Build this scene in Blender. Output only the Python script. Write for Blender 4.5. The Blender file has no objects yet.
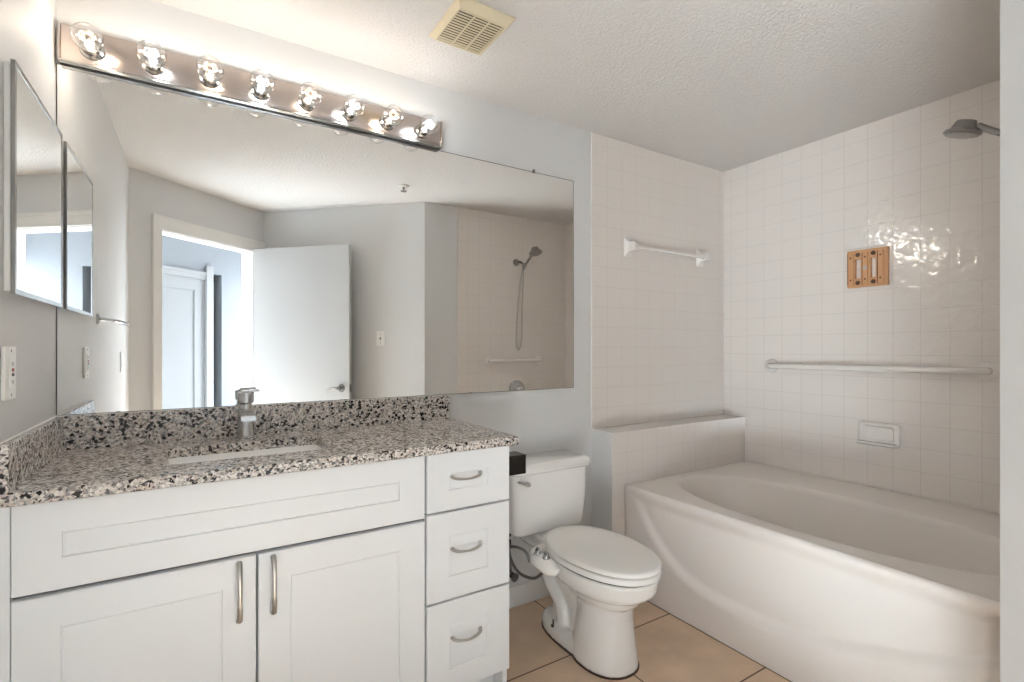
import bpy, bmesh, math, random
from mathutils import Vector, Matrix
random.seed(4)
PI = math.pi
SC = bpy.context.scene
COL = SC.collection

# ------------------------------------------------------------------ camera, light, exposure
cam_data = bpy.data.cameras.new('camera')
cam = bpy.data.objects.new('camera', cam_data); COL.objects.link(cam)
cam.location = (0.3697, -2.0752, 1.2689)
cam.rotation_euler = (PI/2, 0, -math.radians(32.2305))
cam_data.sensor_width = 36; cam_data.lens = 500.58/1024*36
cam_data.shift_y = 6.8/1024
cam_data.clip_start = 0.02
SC.camera = cam
world = bpy.data.worlds.new('world'); SC.world = world; world.use_nodes = True
world.node_tree.nodes['Background'].inputs[0].default_value = (0.75, 0.83, 1, 1)
world.node_tree.nodes['Background'].inputs[1].default_value = 0.3
SC.view_settings.view_transform = 'Standard'; SC.view_settings.look = 'None'
SC.view_settings.gamma = 1; SC.view_settings.use_curve_mapping = False
SC.view_settings.exposure = 2.15
SC.cycles.max_bounces = 16; SC.cycles.diffuse_bounces = 8; SC.cycles.glossy_bounces = 8
SC.cycles.transparent_max_bounces = 16
SC.cycles.sample_clamp_indirect = 0.0

BULB_W = 0.23
HALL_W = 0.5
DAY_FILL_W = 6.0
SUN_TAN = 0.40
SIDE_W = 22.0
SUN_W = 31.0
def area(name, loc, aim, size, watts, color):
    d = bpy.data.lights.new(name, 'AREA'); d.energy = watts; d.color = color; d.shape = 'DISK'; d.size = size
    o = bpy.data.objects.new(name, d); COL.objects.link(o); o.location = loc
    o.rotation_euler = (Vector(aim)-Vector(loc)).to_track_quat('-Z', 'Y').to_euler()
    return o

# plan of the angled entrance wall: s runs along it, t runs out into the hall
DV = Vector((0.867, -0.754)).normalized(); NV = Vector((DV.y, -DV.x))
if NV.y > 0: NV = -NV
def hp(s, t):
    p = Vector((0, -2.0)) + DV*s + NV*t
    return (p.x, p.y)
hx, hy = hp(0.75, 0.75)
area('hall_ceiling_fill', (hx, hy, 2.40), (hx, hy, 0), 0.8, HALL_W, (0.90, 0.95, 1.0))  # invented ceiling lamp, adds light to the hall and doorway

# added fill light at an invented window, far end of the hall
wd = bpy.data.lights.new('hall_window_fill', 'AREA'); wd.energy = DAY_FILL_W; wd.color = (0.84, 0.925, 1.0)
wd.shape = 'RECTANGLE'; wd.size = 1.90; wd.size_y = 1.95
wo = bpy.data.objects.new('hall_window_fill', wd); COL.objects.link(wo)
wx, wy = hp(-0.25, 3.16); wo.location = (wx, wy, 1.15)
wo.rotation_euler = Vector((-NV.x, -NV.y, 0)).to_track_quat('-Z', 'Y').to_euler()

# sun added through the invented window, to bounce off the floor into the bathroom
sd_ = bpy.data.lights.new('sun', 'SUN'); sd_.energy = SUN_W; sd_.angle = math.radians(1.0); sd_.color = (0.82, 0.925, 1.0)
so = bpy.data.objects.new('sun', sd_); COL.objects.link(so); so.location = (-4, -8, 6)
sdir = DV*0.326 - NV*1.0
so.rotation_euler = Vector((sdir.x, sdir.y, -SUN_TAN*sdir.length)).to_track_quat('-Z', 'Y').to_euler()

# second added fill, unseen at the right end of the hall, brightens the vanity
wd2 = wd.copy(); wd2.energy = SIDE_W; wd2.size = 1.0; wd2.size_y = 1.9
wo2 = bpy.data.objects.new('hall_side_fill', wd2); COL.objects.link(wo2)
wx, wy = hp(2.84, 0.72); wo2.location = (wx, wy, 1.15)
wo2.rotation_euler = Vector((-DV.x, -DV.y, 0)).to_track_quat('-Z', 'Y').to_euler()

# ------------------------------------------------------------------ materials
MATS = {}
def new_mat(name):
    m = bpy.data.materials.new(name); m.use_nodes = True
    nt = m.node_tree
    return m, nt, nt.nodes, nt.links, nt.nodes['Principled BSDF']
def mat(name, col, rough=0.5, metal=0.0, coat=0.0, spec=0.5, bump=None, aniso=0):
    if name in MATS: return MATS[name]
    m, nt, N, L, p = new_mat(name)
    p.inputs['Base Color'].default_value = (*col, 1); p.inputs['Roughness'].default_value = rough
    p.inputs['Metallic'].default_value = metal; p.inputs['Coat Weight'].default_value = coat
    p.inputs['Coat Roughness'].default_value = 0.05
    p.inputs['Specular IOR Level'].default_value = spec
    if aniso: p.inputs['Anisotropic'].default_value = aniso
    # slight procedural variation so that no surface is perfectly even
    geo = N.new('ShaderNodeNewGeometry')
    no = N.new('ShaderNodeTexNoise'); no.inputs['Scale'].default_value = bump[0] if bump else 9
    no.inputs['Detail'].default_value = bump[3] if bump and len(bump) > 3 else 3
    L.new(geo.outputs['Position'], no.inputs['Vector'])
    if bump:
        b = N.new('ShaderNodeBump'); b.inputs['Strength'].default_value = bump[1]; b.inputs['Distance'].default_value = bump[2]
        L.new(no.outputs['Fac'], b.inputs['Height']); L.new(b.outputs['Normal'], p.inputs['Normal'])
    else:
        mr = N.new('ShaderNodeMapRange'); mr.inputs['To Min'].default_value = max(0.01, rough-0.03); mr.inputs['To Max'].default_value = min(1, rough+0.03)
        L.new(no.outputs['Fac'], mr.inputs['Value']); L.new(mr.outputs['Result'], p.inputs['Roughness'])
    MATS[name] = m
    return m

WALL = mat('wall_paint', (0.66, 0.66, 0.66), 0.55, bump=(160, 0.12, 0.002))
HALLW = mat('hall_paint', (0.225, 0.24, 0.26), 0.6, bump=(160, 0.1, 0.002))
HALLF = mat('pale_hall_floor', (0.66, 0.66, 0.66), 0.6)
WHITE = mat('white_trim_paint', (0.80, 0.79, 0.77), 0.38)
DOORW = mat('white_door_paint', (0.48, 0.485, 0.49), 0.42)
CAB = mat('white_cabinet_lacquer', (0.83, 0.85, 0.87), 0.40)
GAP = mat('cabinet_carcass', (0.30, 0.30, 0.31), 0.6)
CHROME = mat('chrome', (0.72, 0.72, 0.73), 0.10, 1.0)
FAUCET = mat('faucet_chrome', (0.60, 0.60, 0.60), 0.24, 1.0)
SHOWER = mat('shower_grey_metal', (0.34, 0.33, 0.32), 0.28, 1.0)
CHROME2 = mat('worn_chrome', (0.42, 0.42, 0.41), 0.22, 1.0)
NICKEL = mat('brushed_nickel', (0.50, 0.48, 0.45), 0.32, 1.0)
BAR = mat('fixture_metal', (0.56, 0.50, 0.47), 0.23, 1.0, bump=(60, 0.03, 0.001))
BRAID = mat('braided_hose', (0.20, 0.19, 0.185), 0.4, 0.7)
DARK = mat('dark_gap', (0.035, 0.03, 0.028), 0.6)
BLACK = mat('black_gloss', (0.008, 0.007, 0.006), 0.22)
CERAMIC = mat('toilet_ceramic', (0.85, 0.84, 0.82), 0.12, coat=0.6)
SEAT = mat('toilet_seat_plastic', (0.86, 0.845, 0.82), 0.22, coat=0.2)
TUB = mat('tub_acrylic', (0.78, 0.735, 0.695), 0.38, coat=0.12)
PORC = mat('wall_ceramic', (0.79, 0.765, 0.735), 0.15, coat=0.5)
SINK = mat('sink_ceramic', (0.90, 0.88, 0.86), 0.15, coat=0.5)
PLATE = mat('switch_plastic', (0.82, 0.81, 0.79), 0.35)
VENT = mat('yellowed_plastic', (0.70, 0.61, 0.43), 0.5)
BRASS = mat('copper_toned_plate', (0.66, 0.37, 0.19), 0.45, 0.15)
SEAL = mat('caulk_brown', (0.10, 0.06, 0.04), 0.8)
CAULK = mat('caulk_white', (0.78, 0.76, 0.73), 0.6)
RED = mat('red_button', (0.35, 0.03, 0.03), 0.4)
MIRROR = mat('mirror_silver', (0.96, 0.96, 0.945), 0.0, 1.0)
N = MIRROR.node_tree.nodes
for l in list(MIRROR.node_tree.links):
    if l.to_socket.name == 'Roughness': MIRROR.node_tree.links.remove(l)
N['Principled BSDF'].inputs['Roughness'].default_value = 0.0
MIRRORB = mat('mirror_edge', (0.10, 0.10, 0.095), 0.3)

def ceiling_mat():
    m, nt, N, L, p = new_mat('ceiling_knockdown')
    p.inputs['Base Color'].default_value = (0.70, 0.675, 0.655, 1); p.inputs['Roughness'].default_value = 0.75
    geo = N.new('ShaderNodeNewGeometry')
    n1 = N.new('ShaderNodeTexNoise'); n1.inputs['Scale'].default_value = 75; n1.inputs['Detail'].default_value = 4; n1.inputs['Roughness'].default_value = 0.55
    n1.inputs['Distortion'].default_value = 0.8
    L.new(geo.outputs['Position'], n1.inputs['Vector'])
    cr = N.new('ShaderNodeMapRange'); cr.inputs['From Min'].default_value = 0.40; cr.inputs['From Max'].default_value = 0.60
    L.new(n1.outputs['Fac'], cr.inputs['Value'])
    b = N.new('ShaderNodeBump'); b.inputs['Strength'].default_value = 0.55; b.inputs['Distance'].default_value = 0.004
    L.new(cr.outputs['Result'], b.inputs['Height']); L.new(b.outputs['Normal'], p.inputs['Normal'])
    return m
CEIL = ceiling_mat()

def tile_mat(name, tile, grout, pitch, off, mortar, rough, wav=(28, 0.25, 0.004), mottled=0.0, groutdepth=0.35, coat=0.0):
    """square tiles laid on whichever of the three axis planes the face lies in"""
    m, nt, N, L, p = new_mat(name)
    geo = N.new('ShaderNodeNewGeometry')
    sp = N.new('ShaderNodeSeparateXYZ'); L.new(geo.outputs['Position'], sp.inputs[0])
    sn = N.new('ShaderNodeSeparateXYZ'); L.new(geo.outputs['True Normal'], sn.inputs[0])
    def math_(op, a, b=None):
        k = N.new('ShaderNodeMath'); k.operation = op
        for i, v in enumerate((a, b)):
            if v is None: continue
            if isinstance(v, (int, float)): k.inputs[i].default_value = v
            else: L.new(v, k.inputs[i])
        return k.outputs[0]
    def mixv(f, a, b):
        k = N.new('ShaderNodeMix'); k.data_type = 'FLOAT'
        L.new(f, k.inputs[0]); L.new(a, k.inputs[2]); L.new(b, k.inputs[3]); return k.outputs[0]
    ax = math_('GREATER_THAN', math_('ABSOLUTE', sn.outputs[0]), 0.6)
    az = math_('GREATER_THAN', math_('ABSOLUTE', sn.outputs[2]), 0.6)
    px = math_('SUBTRACT', sp.outputs[0], off[0]); py = math_('SUBTRACT', sp.outputs[1], off[1]); pz = math_('SUBTRACT', sp.outputs[2], off[2])
    a = mixv(ax, px, py); b = mixv(az, pz, py)
    cb = N.new('ShaderNodeCombineXYZ'); L.new(a, cb.inputs[0]); L.new(b, cb.inputs[1])
    br = N.new('ShaderNodeTexBrick'); br.offset = 0; br.squash = 1
    br.inputs['Scale'].default_value = 1; br.inputs['Brick Width'].default_value = pitch; br.inputs['Row Height'].default_value = pitch
    br.inputs['Mortar Size'].default_value = mortar; br.inputs['Mortar Smooth'].default_value = 0.3; br.inputs['Bias'].default_value = 0
    L.new(cb.outputs[0], br.inputs['Vector'])
    no = N.new('ShaderNodeTexNoise'); no.inputs['Scale'].default_value = 5; no.inputs['Detail'].default_value = 5; no.inputs['Roughness'].default_value = 0.62
    L.new(geo.outputs['Position'], no.inputs['Vector'])
    mo = N.new('ShaderNodeMix'); mo.data_type = 'RGBA'
    L.new(no.outputs['Fac'], mo.inputs[0])
    mo.inputs[6].default_value = (*[c*(1-mottled) for c in tile], 1); mo.inputs[7].default_value = (*[min(1, c*(1+mottled)) for c in tile], 1)
    mx = N.new('ShaderNodeMix'); mx.data_type = 'RGBA'
    L.new(br.outputs['Fac'], mx.inputs[0]); L.new(mo.outputs[2], mx.inputs[6]); mx.inputs[7].default_value = (*grout, 1)
    L.new(mx.outputs[2], p.inputs['Base Color'])
    rr = N.new('ShaderNodeMapRange'); rr.inputs['To Min'].default_value = rough; rr.inputs['To Max'].default_value = 0.8
    L.new(br.outputs['Fac'], rr.inputs['Value']); L.new(rr.outputs['Result'], p.inputs['Roughness'])
    p.inputs['Coat Weight'].default_value = coat
    nw = N.new('ShaderNodeTexNoise'); nw.inputs['Scale'].default_value = wav[0]; nw.inputs['Detail'].default_value = 1.0
    L.new(geo.outputs['Position'], nw.inputs['Vector'])
    b1 = N.new('ShaderNodeBump'); b1.inputs['Strength'].default_value = wav[1]; b1.inputs['Distance'].default_value = wav[2]
    L.new(nw.outputs['Fac'], b1.inputs['Height'])
    b2 = N.new('ShaderNodeBump'); b2.inputs['Strength'].default_value = groutdepth; b2.inputs['Distance'].default_value = 0.002; b2.invert = True
    L.new(br.outputs['Fac'], b2.inputs['Height']); L.new(b1.outputs['Normal'], b2.inputs['Normal'])
    L.new(b2.outputs['Normal'], p.inputs['Normal']); L.new(b2.outputs['Normal'], p.inputs['Coat Normal'])
    return m
GROUT = (0.56, 0.53, 0.50)
TILE_R = tile_mat('tile_long_wall', (0.81, 0.765, 0.73), (0.67, 0.635, 0.60), 0.113, (0.0, -0.174-0.113*20, 0.66-0.113*6+0.006), 0.0019, 0.10, wav=(24, 0.42, 0.005), coat=1.0)
TILE_A = tile_mat('tile_alcove', (0.76, 0.71, 0.665), (0.635, 0.59, 0.552), 0.111, (2.187-0.111, 0.0, 0.828-0.111*8), 0.0018, 0.16, wav=(26, 0.22, 0.004), coat=0.2, groutdepth=0.2)
FLOOR = tile_mat('floor_tile', (0.67, 0.50, 0.355), (0.115, 0.075, 0.05), 0.4755, (1.805-0.4755*6, -0.455-0.4755*12, 0), 0.0036, 0.32, wav=(60, 0.05, 0.001), mottled=0.30)

def granite_mat():
    m, nt, N, L, p = new_mat('granite_speckled')
    geo = N.new('ShaderNodeNewGeometry')
    nz = N.new('ShaderNodeTexNoise'); nz.inputs['Scale'].default_value = 130; nz.inputs['Detail'].default_value = 2
    L.new(geo.outputs['Position'], nz.inputs['Vector'])
    ad = N.new('ShaderNodeVectorMath'); ad.operation = 'MULTIPLY_ADD'
    L.new(nz.outputs['Color'], ad.inputs[0]); ad.inputs[1].default_value = (0.008,)*3; L.new(geo.outputs['Position'], ad.inputs[2])
    def vor(scale):
        v = N.new('ShaderNodeTexVoronoi'); v.inputs['Scale'].default_value = scale; L.new(ad.outputs[0], v.inputs['Vector'])
        s = N.new('ShaderNodeSeparateColor'); L.new(v.outputs['Color'], s.inputs[0]); return s
    v1 = vor(180); v2 = vor(115)
    r1 = N.new('ShaderNodeValToRGB'); r1.color_ramp.interpolation = 'CONSTANT'
    el = r1.color_ramp.elements
    el[0].position = 0; el[0].color = (0.13, 0.12, 0.115, 1)
    el[1].position = 0.13; el[1].color = (0.30, 0.285, 0.275, 1)
    for pos, c in ((0.32, (0.46, 0.445, 0.43)), (0.56, (0.60, 0.58, 0.56)), (0.76, (0.50, 0.43, 0.385)), (0.86, (0.70, 0.69, 0.675))):
        e = el.new(pos); e.color = (*[min(0.9, q*k) for q, k in zip(c, (1.16, 1.12, 1.08))], 1)
    L.new(v1.outputs[0], r1.inputs[0])
    gt = N.new('ShaderNodeMath'); gt.operation = 'LESS_THAN'; gt.inputs[1].default_value = 0.15; L.new(v2.outputs[1], gt.inputs[0])
    mx = N.new('ShaderNodeMix'); mx.data_type = 'RGBA'; L.new(gt.outputs[0], mx.inputs[0]); L.new(r1.outputs[0], mx.inputs[6])
    mx.inputs[7].default_value = (0.025, 0.022, 0.022, 1)
    L.new(mx.outputs[2], p.inputs['Base Color'])
    p.inputs['Roughness'].default_value = 0.16
    return m
GRANITE = granite_mat()

def glass_mat():
    m, nt, N, L, p = new_mat('clear_bulb_glass')
    tr = N.new('ShaderNodeBsdfTransparent'); tr.inputs[0].default_value = (0.97, 0.97, 0.97, 1)
    gl = N.new('ShaderNodeBsdfGlossy'); gl.inputs['Roughness'].default_value = 0.03
    fr = N.new('ShaderNodeLayerWeight'); fr.inputs['Blend'].default_value = 0.32
    mx = N.new('ShaderNodeMixShader'); L.new(fr.outputs['Facing'], mx.inputs[0])
    L.new(tr.outputs[0], mx.inputs[1]); L.new(gl.outputs[0], mx.inputs[2])
    mr = N.new('ShaderNodeMath'); mr.operation = 'MULTIPLY'; mr.inputs[1].default_value = 0.75
    L.new(fr.outputs['Facing'], mr.inputs[0]); L.new(mr.outputs[0], mx.inputs[0])
    L.new(mx.outputs[0], N['Material Output'].inputs['Surface']); N.remove(p)
    return m
GLASS = glass_mat()
def emit(name, col, st):
    m, nt, N, L, p = new_mat(name)
    e = N.new('ShaderNodeEmission'); e.inputs[0].default_value = (*col, 1); e.inputs[1].default_value = st
    L.new(e.outputs[0], N['Material Output'].inputs['Surface']); N.remove(p); return m
EM_W = emit('warm_filament', (1.0, 0.45, 0.13), 2.2)
EM_C = emit('cool_filament', (0.85, 0.95, 1.0), 3)

# ------------------------------------------------------------------ mesh helpers (all in world coordinates)
def box(bm, x0, x1, y0, y1, z0, z1, bev=0.0, seg=2):
    x0, x1 = sorted((x0, x1)); y0, y1 = sorted((y0, y1)); z0, z1 = sorted((z0, z1))
    r = bmesh.ops.create_cube(bm, size=1)
    vs = r['verts']
    for v in vs:
        v.co = Vector(((x0+x1)/2 + v.co.x*(x1-x0), (y0+y1)/2 + v.co.y*(y1-y0), (z0+z1)/2 + v.co.z*(z1-z0)))
    if bev:
        es = list({e for v in vs for e in v.link_edges})
        bmesh.ops.bevel(bm, geom=es, offset=bev, segments=seg, affect='EDGES', profile=0.5)
def prism(bm, poly, z0, z1):
    lo = [bm.verts.new((x, y, z0)) for x, y in poly]; hi = [bm.verts.new((x, y, z1)) for x, y in poly]
    n = len(poly)
    bm.faces.new(lo[::-1]); bm.faces.new(hi)
    for i in range(n): bm.faces.new((lo[i], lo[(i+1) % n], hi[(i+1) % n], hi[i]))
def loft(bm, rings, cap0=True, cap1=True, closed=True):
    R = [[bm.verts.new(p) for p in r] for r in rings]
    n = len(R[0])
    for a, b in zip(R, R[1:]):
        for i in range(n if closed else n-1):
            j = (i+1) % n
            bm.faces.new((a[i], a[j], b[j], b[i]))
    if cap0: bm.faces.new(R[0][::-1])
    if cap1: bm.faces.new(R[-1])
    return R
def catmull(pts, k=6):
    P = [Vector(p) for p in pts]; out = []
    for i in range(len(P)-1):
        a = P[max(i-1, 0)]; b = P[i]; c = P[i+1]; d = P[min(i+2, len(P)-1)]
        for j in range(k):
            t = j/k
            out.append(0.5*((2*b) + (c-a)*t + (2*a-5*b+4*c-d)*t*t + (3*b-a-3*c+d)*t**3))
    out.append(P[-1]); return out
def tube(bm, pts, r, seg=12, smooth=0, radii=None, flat=1.0, cap=True):
    if smooth:
        if radii: 
            rr = catmull([(q, 0, 0) for q in radii], smooth); radii = [q.x for q in rr]
        pts = catmull(pts, smooth)
    P = [Vector(p) for p in pts]; rings = []; up = None
    for i, p in enumerate(P):
        t = (P[min(i+1, len(P)-1)] - P[max(i-1, 0)]).normalized()
        if up is None:
            up = Vector((0, 0, 1)) if abs(t.z) < 0.9 else Vector((1, 0, 0))
        u = t.cross(up).normalized(); w = u.cross(t).normalized(); up = w
        q = radii[i] if radii else r
        rings.append([p + u*q*math.cos(2*PI*k/seg) + w*q*flat*math.sin(2*PI*k/seg) for k in range(seg)])
    loft(bm, rings, cap, cap)
def lathe(bm, prof, origin, axis=(0, 0, 1), seg=28):
    ax = Vector(axis).normalized(); q = Vector((0, 0, 1)).rotation_difference(ax); o = Vector(origin)
    rings = [[o + q @ Vector((max(r, 1e-5)*math.cos(2*PI*k/seg), max(r, 1e-5)*math.sin(2*PI*k/seg), h)) for k in range(seg)] for r, h in prof]
    loft(bm, rings)
def rrect(cx, cy, hx_, hy_, r, z, seg=5):
    pts = []
    for sx, sy, a0 in ((1, 1, 0), (-1, 1, PI/2), (-1, -1, PI), (1, -1, 1.5*PI)):
        for k in range(seg+1):
            a = a0 + k*PI/2/seg
            pts.append(Vector((cx + sx*(hx_-r) + r*math.cos(a), cy + sy*(hy_-r) + r*math.sin(a), z)))
    return pts
def egg(cx, cy, ax, ayf, ayb, z, n=2.2, nb=None, seg=40):
    """oval; front is -y"""
    pts = []
    for k in range(seg):
        a = 2*PI*k/seg; c, s = math.cos(a), math.sin(a)
        e = (nb or n) if s > 0 else n
        pts.append(Vector((cx + ax*math.copysign(abs(c)**(2/e), c), cy + (ayb if s > 0 else ayf)*math.copysign(abs(s)**(2/e), s), z)))
    return pts

def obj(name, bm, material, parent=None, smooth=True, angle=35):
    bmesh.ops.recalc_face_normals(bm, faces=bm.faces)
    loc = Vector((0, 0, 0)); q = parent
    while q is not None: loc = loc + q.location; q = q.parent
    if parent is None:
        cs = [v.co for v in bm.verts]
        loc = Vector(((min(c.x for c in cs)+max(c.x for c in cs))/2, (min(c.y for c in cs)+max(c.y for c in cs))/2, min(c.z for c in cs)))
    for v in bm.verts: v.co -= loc
    me = bpy.data.meshes.new(name); bm.to_mesh(me); bm.free()
    for mm in (material if isinstance(material, (list, tuple)) else [material]): me.materials.append(mm)
    if smooth:
        me.polygons.foreach_set('use_smooth', [True]*len(me.polygons))
        me.set_sharp_from_angle(angle=math.radians(angle))
    o = bpy.data.objects.new(name, me); COL.objects.link(o)
    if parent is None: o.location = loc
    else: o.parent = parent
    return o
def tag(o, label, cat, group=None):
    o['label'] = label; o['category'] = cat
    if group: o['group'] = group
    return o
def thing(name, label, cat, loc, group=None):
    o = bpy.data.objects.new(name, None); COL.objects.link(o); o.location = loc; o.empty_display_size = 0.05
    return tag(o, label, cat, group)
def struct(name, bm, m, parent=None, smooth=False):
    o = obj(name, bm, m, parent, smooth)
    if parent is None: o['kind'] = 'structure'
    return o
def B(): return bmesh.new()

# ------------------------------------------------------------------ the room
CZ = 2.44
bm = B(); box(bm, -4.2, 3.5, -6.2, 0.1, -0.1, 0); struct('floor', bm, FLOOR)
bm = B(); sbox_ = [hp(-1.45, 0.07), hp(3.0, 0.07), hp(3.0, 3.3), hp(-1.45, 3.3)]; prism(bm, sbox_, -0.005, 0.006); struct('floor_hall', bm, HALLF)
bm = B(); box(bm, -4.2, 3.5, -6.2, 0.1, CZ, CZ+0.1); struct('ceiling', bm, CEIL)
bm = B(); box(bm, -0.1, 3.44, 0, 0.1, 0, CZ); struct('wall_back', bm, WALL)
bm = B(); box(bm, -0.1, 0, -2.0, 0, 0, CZ); struct('wall_left', bm, WALL)
bm = B(); box(bm, 3.34, 3.44, -1.80, 0, 0, CZ); struct('wall_right', bm, TILE_R)
bm = B(); box(bm, 2.187, 3.34, -0.008, 0, 0.828, CZ, 0.003); struct('wall_alcove', bm, TILE_A)
bm = B(); tube(bm, [(2.187, -0.0045, 0.828), (2.187, -0.0045, CZ)], 0.0055, 10); struct('trim_1', bm, PORC, smooth=True)
# knee-high ledge at the head of the tub: tiled top and front, painted left side
bm = B(); box(bm, 2.190, 3.34, -0.161, 0, 0, 0.828)
led = struct('wall_ledge', bm, [TILE_A, WALL, PORC])
for pgn in led.data.polygons:
    if pgn.normal.z > 0.5: pgn.material_index = 2
    if pgn.normal.x < -0.5: pgn.material_index = 1
bm = B(); tube(bm, [(2.192, -0.0, 0.8262), (2.192, -0.159, 0.8262), (2.192, -0.159, 0.0)], 0.005, 8); struct('trim_2', bm, PORC, smooth=True)
bm = B(); prism(bm, [(1.917, -1.704), (3.34, -1.704), (3.34, -1.80), (1.957, -1.80)], 0, CZ); struct('wall_partition', bm, WALL)
bm = B(); box(bm, 2.203, 3.34, -1.704, -1.696, 0, CZ, 0.003); struct('wall_shower', bm, TILE_A)
bm = B(); prism(bm, [(1.917, -1.704), (1.957, -1.80), (0.93, -2.83), (0.867, -2.754)], 0, CZ); struct('wall_diagonal', bm, WALL)
S0, S1, TH = 0.209, 1.034, 0.11
bm = B()
for s0, s1, z0, z1 in ((0, S0, 0, CZ), (S1, 1.149, 0, CZ), (S0, S1, 2.085, CZ)):
    prism(bm, [hp(s0, 0), hp(s1, 0), hp(s1, TH), hp(s0, TH)], z0, z1)
struct('wall_entry', bm, WALL)
# door casing, both sides, and jamb lining
bm = B()
def sbox(bm, s0, s1, t0, t1, z0, z1): prism(bm, [hp(s0, t0), hp(s1, t0), hp(s1, t1), hp(s0, t1)], z0, z1)
for t0, t1 in ((-0.016, 0), (TH, TH+0.016)):
    sbox(bm, S0-0.062, S0+0.004, t0, t1, 0, 2.175); sbox(bm, S1-0.004, 1.147, t0, t1, 0, 2.175); sbox(bm, S0+0.004, S1-0.004, t0, t1, 2.081, 2.175)
    t2, t3 = (t0-0.006, t0) if t0 < 0 else (t1, t1+0.006)
    sbox(bm, S0-0.062, S0-0.042, t2, t3, 0, 2.175); sbox(bm, S0-0.042, 1.147, t2, t3, 2.155, 2.175)
sbox(bm, S0, S0+0.012, 0, TH, 0, 2.085); sbox(bm, S1-0.012, S1, 0, TH, 0, 2.085); sbox(bm, S0+0.012, S1-0.012, 0, TH, 2.073, 2.085)
struct('trim_3', bm, WHITE)
# bathroom door leaf, standing open into the room
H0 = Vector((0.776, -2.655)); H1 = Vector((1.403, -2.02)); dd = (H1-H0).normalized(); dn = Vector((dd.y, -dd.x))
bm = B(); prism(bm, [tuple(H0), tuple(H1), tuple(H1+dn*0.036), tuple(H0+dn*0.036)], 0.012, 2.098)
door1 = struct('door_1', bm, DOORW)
pv = H1 - dd*0.068 - dn*0.0
bm = B(); lathe(bm, [(0.0, 0.008), (0.028, 0.008), (0.032, 0.0)], (pv.x, pv.y, 0.945), (-dn.x, -dn.y, 0))
q = pv - dn*0.045
lathe(bm, [(0.011, 0.05), (0.011, 0.0)], (pv.x, pv.y, 0.945), (-dn.x, -dn.y, 0), 14)
tube(bm, [(q.x, q.y, 0.945), (q.x-dd.x*0.03, q.y-dd.y*0.03, 0.947), (q.x-dd.x*0.07, q.y-dd.y*0.07, 0.940), (q.x-dd.x*0.105, q.y-dd.y*0.105, 0.928)], 0.01, 10, 4, [0.012, 0.012, 0.009, 0.005])
hd = obj('lever_handle', bm, CHROME2, door1); hd['label'] = 'dull metal lever handle'
bm = B(); pe = H1 + dn*0.006 + dd*0.001
prism(bm, [tuple(pe), tuple(pe+dn*0.024), tuple(pe+dn*0.024+dd*0.002), tuple(pe+dd*0.002)], 0.915, 0.975); obj('latch_plate', bm, CHROME2, door1, False)
# the hall behind the entrance
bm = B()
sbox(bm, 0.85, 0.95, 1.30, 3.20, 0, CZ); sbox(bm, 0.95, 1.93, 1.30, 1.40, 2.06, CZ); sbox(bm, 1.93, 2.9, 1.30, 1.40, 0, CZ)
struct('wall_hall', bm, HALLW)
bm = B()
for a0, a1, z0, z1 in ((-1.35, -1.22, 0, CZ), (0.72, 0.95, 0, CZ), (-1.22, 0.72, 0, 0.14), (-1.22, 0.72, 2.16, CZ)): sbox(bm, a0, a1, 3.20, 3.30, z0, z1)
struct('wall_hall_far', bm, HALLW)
bm = B()
for a0, a1, z0, z1 in ((-1.26, -1.20, 0.12, 2.18), (0.70, 0.76, 0.12, 2.18), (-1.20, 0.70, 0.12, 0.17), (-1.20, 0.70, 2.13, 2.18)): sbox(bm, a0, a1, 3.15, 3.20, z0, z1)
struct('fill_window_1', bm, WHITE)  # unseen window frame, made up to go round the far fill light
bm = B()
for a0, a1, z0, z1 in ((0.16, 0.22, 0.14, 2.16), (1.22, 1.28, 0.14, 2.16), (0.22, 1.22, 0.14, 0.19), (0.22, 1.22, 2.11, 2.16)): sbox(bm, 2.83, 2.90, a0, a1, z0, z1)
struct('fill_window_2', bm, WHITE)  # made-up frame round the added side light, out of view
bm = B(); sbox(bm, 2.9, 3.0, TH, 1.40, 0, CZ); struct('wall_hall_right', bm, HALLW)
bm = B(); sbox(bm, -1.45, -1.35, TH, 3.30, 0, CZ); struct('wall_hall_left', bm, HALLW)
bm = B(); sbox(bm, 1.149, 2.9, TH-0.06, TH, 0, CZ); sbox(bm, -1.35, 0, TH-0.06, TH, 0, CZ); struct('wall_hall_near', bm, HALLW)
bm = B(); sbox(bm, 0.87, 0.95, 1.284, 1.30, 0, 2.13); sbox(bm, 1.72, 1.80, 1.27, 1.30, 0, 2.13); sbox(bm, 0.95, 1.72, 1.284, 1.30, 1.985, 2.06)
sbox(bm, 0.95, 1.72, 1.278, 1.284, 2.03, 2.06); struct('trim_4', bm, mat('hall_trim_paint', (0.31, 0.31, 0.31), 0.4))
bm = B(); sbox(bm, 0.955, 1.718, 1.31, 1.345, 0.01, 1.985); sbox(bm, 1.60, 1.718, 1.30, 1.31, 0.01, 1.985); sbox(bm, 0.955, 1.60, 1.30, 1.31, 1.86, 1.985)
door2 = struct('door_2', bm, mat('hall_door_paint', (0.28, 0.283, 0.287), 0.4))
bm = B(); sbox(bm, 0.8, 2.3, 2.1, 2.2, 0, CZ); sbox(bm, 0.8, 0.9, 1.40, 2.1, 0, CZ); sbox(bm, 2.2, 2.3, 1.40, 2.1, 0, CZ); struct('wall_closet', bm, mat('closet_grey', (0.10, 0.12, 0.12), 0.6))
bm = B(); c = hp(1.905, 1.46); lathe(bm, [(0.0, 0.0), (0.02, 0.0), (0.012, 0.02), (0.026, 0.035), (0.024, 0.055), (0, 0.06)], (c[0], c[1], 0.90), (-NV.x, -NV.y, 0), 16)
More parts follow.
